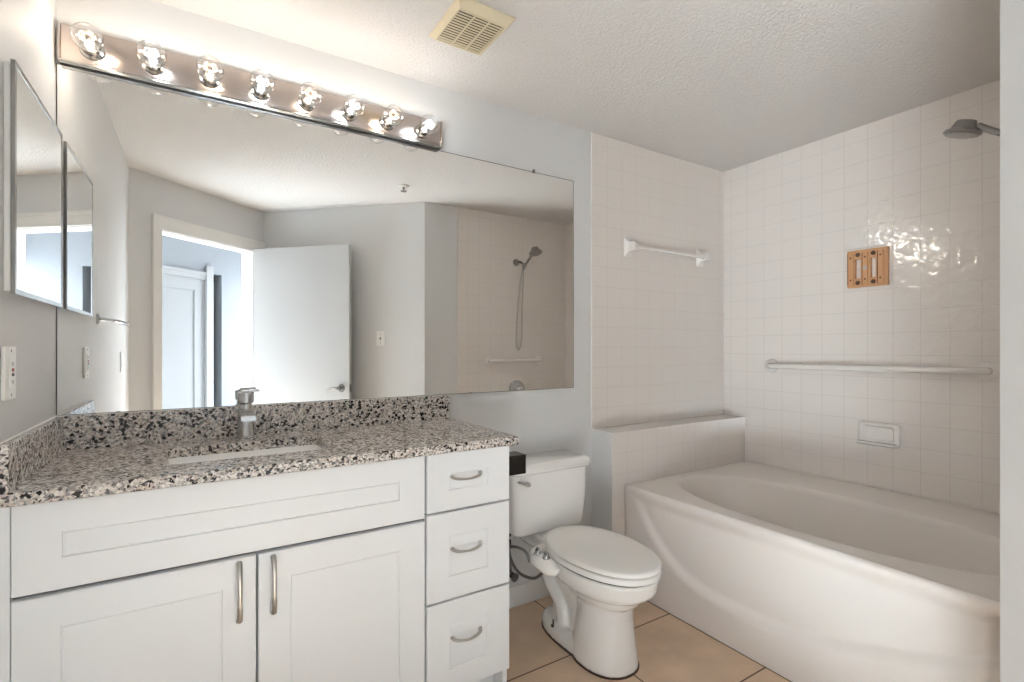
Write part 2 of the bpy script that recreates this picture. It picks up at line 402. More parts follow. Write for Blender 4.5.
bm2 = B(); sbox(bm2, 1.84, 2.15, 1.46, 1.495, 0.01, 2.0); d3 = struct('door_3', bm2, mat('shadowed_door_paint', (0.16, 0.19, 0.19), 0.5)); obj('door_knob', bm, CHROME2, d3)
# baseboard behind the toilet
bm = B(); box(bm, 1.334, 2.189, -0.013, 0, 0, 0.10, 0.004); struct('baseboard_back', bm, WHITE)

# ------------------------------------------------------------------ vanity cabinet
FY = -0.533
van = thing('vanity_cabinet', 'white shaker vanity cabinet with two doors and three drawers under the granite top', 'cabinet', (0.67, -0.27, 0))
bm = B(); y0, y1 = FY+0.022, -0.002
xa, xb, zz = 0.018, 1.3135, 0.9195
R4 = lambda e, z: [Vector((xa+e, y0+e, z)), Vector((xb-e, y0+e, z)), Vector((xb-e, y1-e, z)), Vector((xa+e, y1-e, z))]
loft(bm, [R4(0, 0.105), R4(0, zz), R4(0.016, zz), R4(0.016, 0.121)])      # an open-topped carcass
obj('body', bm, [GAP], van, False)
bm = B(); box(bm, 1.332-0.018, 1.332, FY+0.021, -0.002, 0.0, 0.9199); obj('side_panel', bm, CAB, van, False)
bm = B(); box(bm, 0.012, 1.3135, FY+0.085, FY+0.10, 0, 0.105); obj('toe_kick', bm, CAB, van, False)
bm = B(); box(bm, 0.0005, 0.0165, FY+0.004, FY+0.03, 0.0, 0.919); obj('filler_strip', bm, CAB, van, False)
def shaker(x0, x1, z0, z1, ix0, ix1, iz0, iz1, dep=0.0045):
    """slab front with a routed shallow centre panel"""
    bm = B(); y = FY; b = 0.0025; w = 0.006
    def rect(a0, a1, c0, c1, yy): return [Vector((a0, yy, c0)), Vector((a1, yy, c0)), Vector((a1, yy, c1)), Vector((a0, yy, c1))]
    loft(bm, [rect(x0, x1, z0, z1, y+0.02), rect(x0, x1, z0, z1, y+b), rect(x0+b, x1-b, z0+b, z1-b, y),
              rect(ix0, ix1, iz0, iz1, y), rect(ix0+0.0015, ix1-0.0015, iz0+0.0015, iz1-0.0015, y+dep), rect(ix0+0.004, ix1-0.004, iz0+0.004, iz1-0.004, y+dep),
              rect(ix0+w, ix1-w, iz0+w, iz1-w, y+dep*0.45)])
    return bm
def pull(points, r, parent, flat=0.7):
    bm = B(); tube(bm, points, r, 10, 5, [r*1.25, r*1.05, r*0.85, r*1.05, r*1.25], flat)
    return obj('handle', bm, NICKEL, parent)
G = 0.003
f = obj('false_front', shaker(0.0185, 1.0045, 0.708, 0.915, 0.105, 0.918, 0.781, 0.843), CAB, van, False)
for x0, x1, ix0, ix1, hx_ in ((0.0185, 0.5085, 0.103, 0.429, 0.468), (0.5145, 1.0045, 0.595, 0.918, 0.552)):
    d = obj('door', shaker(x0, x1, 0.105, 0.698, ix0, ix1, 0.185, 0.623), CAB, van, False)
    y0 = FY+0.002
    pull([(hx_, y0, 0.686), (hx_, FY-0.022, 0.672), (hx_, FY-0.028, 0.607), (hx_, FY-0.022, 0.542), (hx_, y0, 0.528)], 0.0065, d)
for z0, z1, iz0, iz1, hz in ((0.720, 0.915, 0.787, 0.848, 0.829), (0.419, 0.713, 0.496, 0.635, 0.585), (0.105, 0.412, 0.182, 0.332, 0.284)):
    d = obj('drawer', shaker(1.0115, 1.3315, z0, z1, 1.089, 1.242, iz0, iz1, 0.003), CAB, van, False)
    y0 = FY+0.002
    pull([(1.102, y0, hz+0.003), (1.112, FY-0.018, hz-0.001), (1.154, FY-0.028, hz-0.004), (1.197, FY-0.018, hz), (1.211, y0, hz+0.005)], 0.0062, d)

# ------------------------------------------------------------------ granite top
top = thing('granite_countertop', 'speckled grey granite vanity top with backsplash along the mirror and left wall', 'countertop', (0.67, -0.28, 0.92))
HX0, HX1, HY0, HY1 = 0.295, 0.737, -0.425, -0.163
bm = B()
def ring_xy(x0, x1, y0, y1, r, z): return rrect((x0+x1)/2, (y0+y1)/2, (x1-x0)/2, (y1-y0)/2, r, z)
X1 = 1.353
outer = lambda e, z: ring_xy(0.0005+e, X1-e, -0.563+e, -0.0005-e, 0.004, z)
inner = lambda z: ring_xy(HX0, HX1, HY0, HY1, 0.022, z)
loft(bm, [inner(0.92), outer(0.003, 0.92), outer(0, 0.923), outer(0, 0.946), outer(0.004, 0.95), inner(0.95), inner(0.92)], False, False)
bmesh.ops.remove_doubles(bm, verts=bm.verts, dist=1e-5)
obj('slab', bm, GRANITE, top)
bm = B(); box(bm, 0.021, 1.334, -0.021, -0.001, 0.950, 1.056, 0.0015); obj('backsplash', bm, GRANITE, top, False)
bm = B(); box(bm, 0.001, 0.021, -0.560, -0.001, 0.950, 1.056, 0.0015); obj('side_splash', bm, GRANITE, top, False)
bm = B(); tube(bm, [(0.0025, -0.56, 1.0565), (0.0025, -0.004, 1.0565)], 0.0025, 6); tube(bm, [(0.0025, -0.0075, 1.0555), (1.334, -0.0075, 1.0555)], 0.0022, 6); obj('caulk_bead', bm, CAULK, top)

# undermount sink
sk = thing('sink_basin', 'white rectangular undermount sink basin set in the granite top', 'sink', ((HX0+HX1)/2, (HY0+HY1)/2, 0.78))
bm = B(); rr = []
sx0, sx1, sy0, sy1 = HX0-0.004, HX1+0.004, HY0-0.004, HY1+0.004
for e, z, r in ((-0.03, 0.9195, 0.03), (-0.001, 0.9195, 0.025), (0.002, 0.91, 0.026), (0.010, 0.83, 0.035), (0.025, 0.79, 0.05), (0.06, 0.775, 0.06), (0.10, 0.772, 0.03)):
    rr.append(ring_xy(sx0+e, sx1-e, sy0+e, sy1-e, r, z))
loft(bm, rr, False, True)
o = obj('basin', bm, SINK, sk, True, 60)
sol = o.modifiers.new('thick', 'SOLIDIFY'); sol.thickness = 0.008; sol.offset = 0
bm = B(); lathe(bm, [(0.0, 0.004), (0.016, 0.004), (0.024, 0.002), (0.026, 0.0)], ((HX0+HX1)/2, (HY0+HY1)/2, 0.7765)); obj('drain', bm, CHROME, sk)

# faucet
FX, FYc = 0.518, -0.070
fa = thing('faucet', 'chrome single-lever faucet standing behind the sink', 'faucet', (FX, FYc, 0.9505))
bm = B(); lathe(bm, [(0.0295, 0.0), (0.0295, 0.004), (0.0275, 0.006), (0.0265, 0.05), (0.0255, 0.10), (0.0225, 0.108), (0.0215, 0.118), (0.0, 0.118)], (FX, FYc, 0.9508)); obj('body', bm, FAUCET, fa)
bm = B()
def spr(y, z, w, h): return [Vector((FX + sx*w*0.5 + 0, y, z + sz*h*0.5)) for sx, sz in ((-1, -1), (1, -1), (1, 1), (-1, 1))]
loft(bm, [spr(FYc+0.0, 1.040, 0.044, 0.030), spr(FYc-0.03, 1.040, 0.048, 0.030), spr(FYc-0.085, 1.036, 0.048, 0.022), spr(FYc-0.118, 1.030, 0.046, 0.016)])
bmesh.ops.bevel(bm, geom=list(bm.edges), offset=0.003, segments=2, affect='EDGES'); obj('spout', bm, FAUCET, fa)
bm = B(); lathe(bm, [(0.0, 0.0), (0.020, 0.0), (0.0265, 0.004), (0.0270, 0.034), (0.024, 0.040), (0.0, 0.041)], (FX, FYc, 1.072))
box(bm, FX-0.012, FX+0.043, FYc-0.012, FYc+0.012, 1.1125, 1.1195, 0.002); obj('lever_handle', bm, FAUCET, fa)

# ------------------------------------------------------------------ wall mirror
mr_ = thing('wall_mirror', 'wide frameless wall mirror above the vanity', 'mirror', (1.03, -0.004, 1.0572))
MX0, MX1, MZ0, MZ1 = 0.0015, 2.060, 1.0575, 2.1525
bm = B(); box(bm, MX0, MX1, -0.006, -0.001, MZ0, MZ1)
o = obj('glass', bm, [MIRRORB, MIRROR], mr_, False)
for pgn in o.data.polygons:
    if pgn.normal.y < -0.5: pgn.material_index = 1
bm = B()
for k in range(70):
    x = random.uniform(0.06, 2.04); w = random.uniform(0.002, 0.012)
    if x > 1.35 or random.random() < 0.75: box(bm, x, min(x+w, MX1-0.001), -0.0063, -0.006, MZ0, MZ0+random.uniform(0.0012, 0.004))
box(bm, MX0, MX1, -0.0063, -0.006, MZ0, MZ0+0.0014)
o = obj('worn_silvering', bm, MIRRORB, mr_, False); o['label'] = 'black tarnish spots along the bottom edge'
bm = B()
e_ = 0.0022
R4b = lambda e, y: [Vector((MX0+e, y, MZ0+e)), Vector((MX1-e, y, MZ0+e)), Vector((MX1-e, y, MZ1-e)), Vector((MX0+e, y, MZ1-e))]
loft(bm, [R4b(0, -0.0062), R4b(0, -0.0066), R4b(e_, -0.0066), R4b(e_, -0.0062)], False, False); obj('edge_bevel', bm, MIRRORB, mr_, False)
bm = B(); box(bm, 1.797, 1.809, -0.010, -0.0, MZ1-0.006, MZ1+0.012, 0.001); obj('clip', bm, CHROME2, mr_)

# ------------------------------------------------------------------ vanity light bar with eight clear globes
vl = thing('vanity_light', 'long metal vanity light bar with eight clear globe bulbs above the mirror', 'light fixture', (0.65, -0.018, 2.155))
bm = B(); box(bm, 0.014, 1.288, -0.034, -0.0005, 2.1575, 2.268, 0.0025); obj('back_plate', bm, BAR, vl)
bm = B(); box(bm, 0.010, 1.290, -0.037, -0.004, 2.1535, 2.1605, 0.0015); obj('bottom_rail', bm, CHROME2, vl)
for a0 in (0.010, 1.2845): bm = B(); box(bm, a0, a0+0.0065, -0.037, -0.001, 2.1605, 2.27, 0.001); obj('end_cap', bm, BAR, vl)
def bulb_profile():
    R = 0.040; pr = [(0.0125, 0.0), (0.0125, 0.008)]
    for k in range(1, 15):
        a = -PI/2 + 0.42 + (PI-0.42)*k/14
        pr.append((max(R*math.cos(a), 1e-4), 0.046 + R*math.sin(a)))
    return pr
BX = [0.091, 0.249, 0.409, 0.567, 0.727, 0.886, 1.043, 1.198]
BZ = 2.207
first = None
for i, x in enumerate(BX):
    warm = i % 2 == 0
    o0 = (x, -0.034, BZ); ax = (0, -1, 0)
    if first is None:
        bm = B(); lathe(bm, [(0.032, 0.0), (0.031, 0.006), (0.024, 0.012), (0.022, 0.034), (0.019, 0.036), (0.0, 0.036)], o0, ax); s_ = obj('socket', bm, CHROME2, vl)
        bm = B(); lathe(bm, bulb_profile(), (x, -0.0655, BZ), ax, 32); b_ = obj('bulb', bm, GLASS, vl)
        bm = B(); lathe(bm, [(0.006, 0.0), (0.005, 0.02), (0.002, 0.03)], (x, -0.066, BZ), ax, 10)
        st = obj('glass_stem', bm, PORC, b_)
        first = (s_, b_, st); sock, bulb = s_, b_
    else:
        cp = []
        for src in first:
            c = src.copy(); COL.objects.link(c); cp.append(c)
        cp[0].parent = vl; cp[1].parent = vl; cp[2].parent = cp[1]
        for c in cp[:2]: c.location = (x-BX[0], 0, 0)
        sock, bulb = cp[0], cp[1]
    bulb['label'] = 'clear globe bulb with a warm glow' if warm else 'clear globe bulb with a cool white glow'
    bm = B(); y = -0.066-0.042
    if warm:
        tube(bm, [(x-0.009, y+0.012, BZ), (x-0.011, y-0.004, BZ+0.006), (x, y-0.006, BZ+0.012), (x+0.011, y-0.004, BZ+0.006), (x+0.009, y+0.012, BZ)], 0.0026, 6, 4)
    else:
        for k in range(4):
            a = k*PI/2+0.5; tube(bm, [(x+0.007*math.cos(a), y+0.012, BZ+0.007*math.sin(a)), (x+0.009*math.cos(a), y-0.012, BZ+0.009*math.sin(a))], 0.0026, 6)
    # the filament hangs in its own bulb
    loc = vl.location + bulb.location
    bmesh.ops.recalc_face_normals(bm, faces=bm.faces)
    for v in bm.verts: v.co -= loc
    me = bpy.data.meshes.new('filament'); bm.to_mesh(me); bm.free(); me.materials.append(EM_W if warm else EM_C)
    fo = bpy.data.objects.new('filament', me); COL.objects.link(fo); fo.parent = bulb
    ld = bpy.data.lights.new('bulb_light', 'POINT'); ld.energy = BULB_W; ld.shadow_soft_size = 0.02
    ld.color = (1.0, 0.83, 0.63) if warm else (0.90, 0.96, 1.0)
    lo = bpy.data.objects.new('bulb_light', ld); COL.objects.link(lo); lo.parent = bulb; lo.location = Vector((x, y, BZ)) - loc

# ------------------------------------------------------------------ exhaust vent in the ceiling
ve = thing('exhaust_vent', 'yellowed plastic exhaust fan grille on the ceiling', 'vent', (1.215, -0.45, 2.41))
bm = B()
V = lambda x0, x1, y0, y1, z: [Vector((x0, y0, z)), Vector((x1, y0, z)), Vector((x1, y1, z)), Vector((x0, y1, z))]
loft(bm, [V(1.106, 1.328, -0.580, -0.325, 2.4395), V(1.106, 1.328, -0.580, -0.325, 2.434), V(1.117, 1.306, -0.562, -0.354, 2.410), V(1.122, 1.301, -0.557, -0.359, 2.410), V(1.122, 1.301, -0.557, -0.359, 2.430)], False, False)
obj('frame', bm, VENT, ve, False)
bm = B()
n = 14
for k in range(n):
    y = -0.557 + 0.198*(k+0.5)/n
    box(bm, 1.122, 1.301, y-0.0033, y+0.0033, 2.411, 2.4130)
for x in (1.183, 1.241): box(bm, x-0.0025, x+0.0025, -0.557, -0.359, 2.4105, 2.4140)
obj('louver_grille', bm, VENT, ve, False)
bm = B(); box(bm, 1.123, 1.300, -0.556, -0.360, 2.422, 2.428); obj('backing', bm, mat('vent_dark', (0.06, 0.045, 0.03), 0.8), ve, False)

# ------------------------------------------------------------------ medicine cabinet on the left wall
mc = thing('medicine_cabinet', 'mirrored medicine cabinet with thin chrome frame on the left wall', 'cabinet', (0.01, -0.27, 1.39))
my0, my1, mz0, mz1 = -0.511, -0.035, 1.392, 1.924
bm = B(); box(bm, 0.0005, 0.0125, my0+0.006, my1-0.006, mz0+0.006, mz1-0.006, 0.002); obj('body', bm, PLATE, mc, False)
bm = B(); fw = 0.012
box(bm, 0.0135, 0.0215, my0, my0+fw, mz0, mz1); box(bm, 0.0135, 0.0215, my1-fw, my1, mz0, mz1)
box(bm, 0.0135, 0.0215, my0+fw, my1-fw, mz0, mz0+fw); box(bm, 0.0135, 0.0215, my0+fw, my1-fw, mz1-fw, mz1); obj('door_frame', bm, CHROME2, mc, False)
bm = B(); box(bm, 0.0137, 0.0205, my0+fw, my1-fw, mz0+fw, mz1-fw); obj('mirror_door', bm, MIRROR, mc, False)

# outlet, switches, hook, sprinkler
ou = thing('electrical_outlet', 'white outlet with red and black test buttons on the left wall', 'outlet', (0.004, -0.483, 1.15))
bm = B(); box(bm, 0.0005, 0.0085, -0.523, -0.443, 1.150, 1.272, 0.003); obj('cover_plate', bm, PLATE, ou)
bm = B(); box(bm, 0.0085, 0.0110, -0.499, -0.466, 1.178, 1.245, 0.001)
obj('receptacle', bm, PLATE, ou)
bm = B(); box(bm, 0.0109, 0.0125, -0.489, -0.477, 1.214, 1.2215); obj('reset_button', bm, RED, ou, False)
bm = B(); box(bm, 0.0109, 0.0125, -0.489, -0.477, 1.2035, 1.2105); obj('test_button', bm, BLACK, ou, False)
for z in (1.190, 1.232):
    for y in (-0.488, -0.478): bm = B(); box(bm, 0.0109, 0.0113, y-0.001, y+0.001, z-0.004, z+0.004); obj('slot', bm, DARK, ou, False)
for z in (1.160, 1.262): bm = B(); lathe(bm, [(0.003, 0), (0.0025, 0.001), (0, 0.001)], (0.0085, -0.4825, z), (1, 0, 0), 10); obj('screw', bm, CHROME2, ou)
sw = thing('light_switch', 'white blank switch plate on the left wall seen in the mirror', 'switch', (0.004, -1.60, 1.13))
bm = B(); box(bm, 0.0005, 0.0035, -1.65, -1.55, 1.13, 1.245, 0.001); obj('cover_plate', bm, WALL, sw)
bm = B(); box(bm, 0.0035, 0.005, -1.617, -1.583, 1.155, 1.22, 0.0005); obj('rocker', bm, WALL, sw)
# switch on the diagonal wall
dg = Vector((-1, -1)).normalized(); dgn = Vector((-1, 1)).normalized()
cs = Vector((1.647, -1.974))
def dgbox(bm, a0, a1, h0, h1, z0, z1):
    prism(bm, [tuple(cs+dg*a+dgn*h) for a, h in ((a0, h0), (a1, h0), (a1, h1), (a0, h1))], z0, z1)
sw = thing('light_switch', 'white toggle switch plate on the angled wall by the open door', 'switch', (cs.x, cs.y, 1.285))
bm = B(); dgbox(bm, -0.036, 0.036, 0.0005, 0.006, 1.287, 1.404); obj('cover_plate', bm, PLATE, sw, False)
bm = B(); dgbox(bm, -0.005, 0.005, 0.006, 0.016, 1.335, 1.355); obj('toggle', bm, mat('toggle_grey', (0.35, 0.33, 0.31), 0.4), sw, False)
for z in (1.31, 1.38): bm = B(); dgbox(bm, -0.003, 0.003, 0.006, 0.0068, z-0.003, z+0.003); obj('screw', bm, CHROME2, sw, False)
hk = thing('wall_hook', 'chrome robe hook with a flat lever tip on the left wall', 'hook', (0.01, -0.762, 1.385))
bm = B(); lathe(bm, [(0.024, 0), (0.024, 0.005), (0.015, 0.010), (0.0, 0.010)], (0.0005, -0.762, 1.395), (1, 0, 0)); obj('rosette', bm, CHROME2, hk)
bm = B(); tube(bm, [(0.008, -0.762, 1.395), (0.022, -0.785, 1.395), (0.048, -0.885, 1.394)], 0.008, 12, 4); obj('post', bm, CHROME2, hk)
bm = B(); tube(bm, [(0.046, -0.878, 1.394), (0.058, -0.905, 1.391), (0.078, -0.95, 1.386), (0.094, -0.99, 1.380)], 0.01, 10, 3, [0.010, 0.014, 0.012, 0.006], 0.7); obj('tip', bm, CHROME, hk)
sp = thing('fire_sprinkler', 'small metal fire sprinkler head on the ceiling', 'sprinkler', (1.635, -1.41, 2.42))
bm = B(); lathe(bm, [(0.0, 0.012), (0.012, 0.012), (0.036, 0.006), (0.038, 0.0)], (1.635, -1.41, 2.4395), (0, 0, -1)); obj('escutcheon', bm, PLATE, sp)
bm = B(); lathe(bm, [(0.010, 0.0), (0.010, 0.012), (0.005, 0.014), (0.005, 0.026), (0.022, 0.028), (0.022, 0.030), (0, 0.030)], (1.635, -1.41, 2.4275), (0, 0, -1)); obj('deflector', bm, CHROME2, sp)

# ------------------------------------------------------------------ toilet
TX = 1.785
TT = 1.768          # the tank sits a touch to the left on the bowl
to = thing('toilet', 'white two-piece toilet with closed lid between the vanity and the tub', 'toilet', (TX, -0.45, 0))
bm = B()
loft(bm, [egg(TX, -0.535, 0.119, 0.150, 0.14, 0.004), egg(TX, -0.535, 0.119, 0.150, 0.14, 0.02), egg(TX, -0.538, 0.109, 0.136, 0.13, 0.10), egg(TX, -0.54, 0.100, 0.122, 0.12, 0.19), egg(TX, -0.545, 0.098, 0.122, 0.13, 0.25), egg(TX, -0.54, 0.11, 0.150, 0.15, 0.30)])
loft(bm, [egg(TX, -0.52, 0.085, 0.135, 0.12, 0.235), egg(TX, -0.51, 0.115, 0.19, 0.16, 0.268), egg(TX, -0.50, 0.145, 0.232, 0.19, 0.302), egg(TX, -0.50, 0.163, 0.257, 0.20, 0.318), egg(TX, -0.50, 0.174, 0.270, 0.21, 0.332), egg(TX, -0.50, 0.178, 0.276, 0.215, 0.36), egg(TX, -0.50, 0.180, 0.283, 0.22, 0.385), egg(TX, -0.50, 0.175, 0.278, 0.215, 0.391)])
loft(bm, [egg(TX, -0.40, 0.108, 0.20, 0.232, 0.004, 2.6), egg(TX, -0.40, 0.108, 0.20, 0.232, 0.040, 2.6), egg(TX, -0.40, 0.098, 0.19, 0.222, 0.058, 2.6), egg(TX, -0.40, 0.080, 0.18, 0.20, 0.066, 2.6)])
loft(bm, [egg(TX, -0.36, 0.055, 0.13, 0.16, 0.04), egg(TX, -0.35, 0.050, 0.14, 0.14, 0.16), egg(TX, -0.33, 0.062, 0.16, 0.17, 0.27), egg(TX, -0.30, 0.080, 0.16, 0.20, 0.36)])
for s in (-1, 1):
    tube(bm, [(TX+s*0.050, -0.235, 0.345), (TX+s*0.056, -0.225, 0.28), (TX+s*0.055, -0.265, 0.20), (TX+s*0.050, -0.325, 0.14), (TX+s*0.05, -0.345, 0.04)], 0.036, 14, 5, [0.045, 0.040, 0.033, 0.034, 0.036])
loft(bm, [rrect(TX, -0.19, 0.085, 0.155, 0.05, 0.335), rrect(TX, -0.19, 0.108, 0.165, 0.05, 0.36), rrect(TX, -0.19, 0.112, 0.168, 0.05, 0.405), rrect(TX, -0.19, 0.105, 0.163, 0.05, 0.416)])
o = obj('bowl', bm, CERAMIC, to)
rm = o.modifiers.new('blend', 'REMESH'); rm.mode = 'VOXEL'; rm.voxel_size = 0.0055; rm.use_smooth_shade = True
smo = o.modifiers.new('soften', 'SMOOTH'); smo.factor = 0.5; smo.iterations = 7
bm = B(); loft(bm, [rrect(TT, -0.12, 0.193, 0.088, 0.035, 0.425), rrect(TT, -0.12, 0.200, 0.093, 0.035, 0.437), rrect(TT, -0.12, 0.207, 0.097, 0.03, 0.56), rrect(TT, -0.12, 0.212, 0.100, 0.03, 0.700)]); obj('tank', bm, CERAMIC, to, True, 50)
bm = B()
loft(bm, [rrect(TT, -0.122, 0.214, 0.103, 0.03, 0.699), rrect(TT, -0.122, 0.225, 0.112, 0.03, 0.707), rrect(TT, -0.122, 0.226, 0.113, 0.03, 0.728), rrect(TT, -0.122, 0.221, 0.108, 0.03, 0.742), rrect(TT, -0.122, 0.208, 0.095, 0.03, 0.7465)]); obj('tank_lid', bm, CERAMIC, to, True, 60)
def egg_slab(grow, z0, z1, dome=0.0):
    bm = B(); E = lambda e, z: egg(TX+0.003, -0.50, 0.180+e, 0.291+e, 0.268+e, z, 2.15, 2.1, 56)
    rings = [E(grow-0.006, z0), E(grow, z0+0.003), E(grow, z1-0.006), E(grow-0.003, z1-0.002), E(grow-0.012, z1)]
    if dome: rings += [E(grow-0.05, z1+dome*0.6), E(grow-0.12, z1+dome), E(grow-0.17, z1+dome*1.05)]
    loft(bm, rings); return bm
obj('seat', egg_slab(0.001, 0.397, 0.421), SEAT, to, True, 50)
obj('seat_lid', egg_slab(0.001, 0.4245, 0.444, 0.004), SEAT, to, True, 50)
bm = B(); loft(bm, [egg(TX+0.003, -0.50, 0.172, 0.277, 0.226, z, 2.15, 2.1) for z in (0.389, 0.426)]); obj('seat_gap_shade', bm, DARK, to)  # dark filler that paints the shade in the seat and lid gaps
for s in (-1, 1): bm = B(); box(bm, TX+s*0.075-0.022, TX+s*0.075+0.022, -0.282, -0.245, 0.400, 0.430, 0.006); obj('hinge', bm, SEAT, to)
bm = B(); loft(bm, [egg(TX, -0.535, 0.122, 0.153, 0.14, z) for z in (0.0005, 0.005)]); loft(bm, [egg(TX, -0.40, 0.111, 0.20, 0.235, z, 2.6) for z in (0.0005, 0.005)]); obj('floor_seal', bm, SEAL, to)
bm = B(); lathe(bm, [(0.011, 0.0), (0.010, 0.006), (0.004, 0.008), (0.0035, 0.030), (0, 0.031)], (TX-0.094, -0.318, 0.050), (0, 0, 1), 14); o = obj('floor_bolt', bm, DARK, to); o['label'] = 'dark bolt in the foot of the bowl'
bm = B(); lathe(bm, [(0.013, 0), (0.013, 0.008), (0.008, 0.016), (0, 0.016)], (1.618, -0.219, 0.660), (0, -1, 0), 16)
tube(bm, [(1.618, -0.238, 0.660), (1.600, -0.243, 0.668), (1.570, -0.245, 0.678), (1.555, -0.243, 0.682)], 0.007, 10, 4, [0.010, 0.009, 0.006, 0.005]); obj('flush_lever', bm, CHROME, to)

# bidet attachment clamped under the seat
bd = thing('bidet_attachment', 'white bidet attachment with two chrome knobs clamped beside the toilet seat', 'bidet', (1.575, -0.40, 0.36))
bm = B()
tube(bm, [(1.578, -0.338, 0.386), (1.574, -0.365, 0.388), (1.574, -0.41, 0.386), (1.580, -0.455, 0.378), (1.588, -0.483, 0.372)], 0.03, 18, 4, [0.022, 0.035, 0.040, 0.037, 0.018], 0.75)
tube(bm, [(1.574, -0.34, 0.392), (1.60, -0.315, 0.400), (1.655, -0.295, 0.406)], 0.02, 14, 4, [0.022, 0.020, 0.014], 0.6)
obj('control_arm', bm, SEAT, bd, True, 80)
for x, y in ((1.570, -0.372), (1.576, -0.424)):
    bm = B(); lathe(bm, [(0.017, 0.0), (0.017, 0.004), (0.0135, 0.006), (0.0125, 0.016), (0.010, 0.019), (0, 0.019)], (x, y, 0.4105), (-0.05, -0.05, 1), 18)
    box(bm, x-0.004, x+0.004, y-0.011, y+0.011, 0.428, 0.438, 0.002); obj('knob', bm, CHROME2, bd)
# supply valve and hoses
sv = thing('supply_valve', 'chrome water supply valve with braided hoses behind the toilet', 'valve', (1.62, -0.06, 0.17))
bm = B(); lathe(bm, [(0.028, 0), (0.026, 0.006), (0.010, 0.008), (0.010, 0.05), (0.014, 0.05), (0.014, 0.085), (0, 0.085)], (1.625, -0.0005, 0.20), (0, -1, 0), 18)
tube(bm, [(1.625, -0.066, 0.19), (1.625, -0.066, 0.25)], 0.010, 12); obj('valve_body', bm, CHROME2, sv)
bm = B(); lathe(bm, [(0.006, 0), (0.006, 0.014), (0.020, 0.016), (0.020, 0.026), (0, 0.028)], (1.625, -0.085, 0.20), (0.2, -1, -0.25), 12); obj('valve_handle', bm, mat('dark_knob', (0.10, 0.09, 0.085), 0.4), sv)
bm = B(); tube(bm, [(1.625, -0.066, 0.25), (1.615, -0.07, 0.30), (1.603, -0.085, 0.36), (1.60, -0.09, 0.421)], 0.006, 10, 5); obj('tank_hose', bm, BRAID, sv)
bm = B(); tube(bm, [(1.612, -0.075, 0.33), (1.622, -0.12, 0.345), (1.652, -0.155, 0.33), (1.665, -0.175, 0.285)], 0.007, 10, 5)
tube(bm, [(1.60, -0.09, 0.36), (1.590, -0.13, 0.30), (1.592, -0.20, 0.262), (1.60, -0.30, 0.275), (1.602, -0.37, 0.33), (1.592, -0.41, 0.362)], 0.0065, 10, 6); obj('bidet_hose', bm, BRAID, sv)
bm = B(); lathe(bm, [(0.013, 0), (0.015, 0.008), (0.015, 0.024), (0.011, 0.03), (0, 0.03)], (1.60, -0.09, 0.390), (0, 0, 1), 10); obj('coupling', bm, DARK, sv)
bm = B(); lathe(bm, [(0.012, 0), (0.014, 0.006), (0.014, 0.03), (0, 0.03)], (1.606, -0.08, 0.338), (0, 0, 1), 10); obj('coupling', bm, DARK, sv)

# black box fixed to the side of the vanity
bm = B(); box(bm, 1.3316, 1.458, -0.452, -0.375, 0.779, 0.853, 0.0015); tag(obj('black_box', bm, BLACK, None, False), 'small glossy black box fixed to the vanity side above the toilet tank', 'box')

# ------------------------------------------------------------------ bathtub
RX, RXE, RY0, RY1, RZ = 2.283, 3.338, -0.163, -1.694, 0.545
tb = thing('bathtub', 'white built-in bathtub with an oval basin and a curved apron panel', 'bathtub', ((RX+RXE)/2, (RY0+RY1)/2, 0))
bm = B()
def bas(e, z, k=1.0):
    pts = []; cx, cy, ax, ay = 2.712, -0.93, 0.326, 0.70
    for i in range(96):
        a = 2*PI*i/96; c, s = math.cos(a), math.sin(a); n_ = 2.35
        pts.append(Vector((cx + (ax-e)*math.copysign(abs(c)**(2/n_), c), cy + (ay-e*k)*math.copysign(abs(s)**(2/n_), s), z)))
    return pts
def rim(i):
    """rim outline point in the direction of basin point i"""
    p = bas(0, RZ)[i]; c = Vector((2.712, -0.93, RZ)); d = p-c; t = 9
    for lim, k in ((RX+0.014, 0), (RXE, 0), (RY0, 1), (RY1, 1)):
        if abs(d[k]) > 1e-6:
            q = (lim-c[k])/d[k]
            if q > 0: t = min(t, q)
    return c + d*t
loft(bm, [[rim(i) for i in range(96)], bas(-0.012, RZ), bas(-0.003, RZ-0.002), bas(0.006, RZ-0.010), bas(0.012, RZ-0.03), bas(0.03, RZ-0.16, 1.8), bas(0.055, 0.22, 2.2), bas(0.09, 0.15, 2.2), bas(0.15, 0.125, 1.8), bas(0.25, 0.12, 1.3)], False, True)
obj('basin', bm, TUB, tb, True, 60)
# apron: a grid over (y, z) with a panel set back above a bowed curve
def smooth(t): t = max(0, min(1, t)); return t*t*(3-2*t)
def arc(y):
    t = (y+0.90)
    if t > 0: return 0.165 + 0.40*(t/0.70)**3.6
    return 0.165 + 0.185*(-t/0.68)**1.7 + 0.5*max(0, (-y-1.60)/0.10)**2
bm = B(); NY, NZ = 120, 60; grid = []
for j in range(NZ+1):
    row = []
    for i in range(NY+1):
        y = RY0 + (RY1-RY0)*i/NY; z = 0.002 + (RZ-0.016-0.002)*j/NZ
        up = smooth((z-arc(y)+0.022)/0.05)                 # 0 on the skirt, 1 on the panel
        lip = smooth((z-(RZ-0.075))/0.06)
        x = RX + 0.008*(1-z/RZ) + 0.024*up*(1-lip)
        x += 0.05*smooth((-y-1.575)/0.06)*smooth((RZ-0.02-z)/0.05)
        row.append(bm.verts.new((x, y, z)))
    grid.append(row)
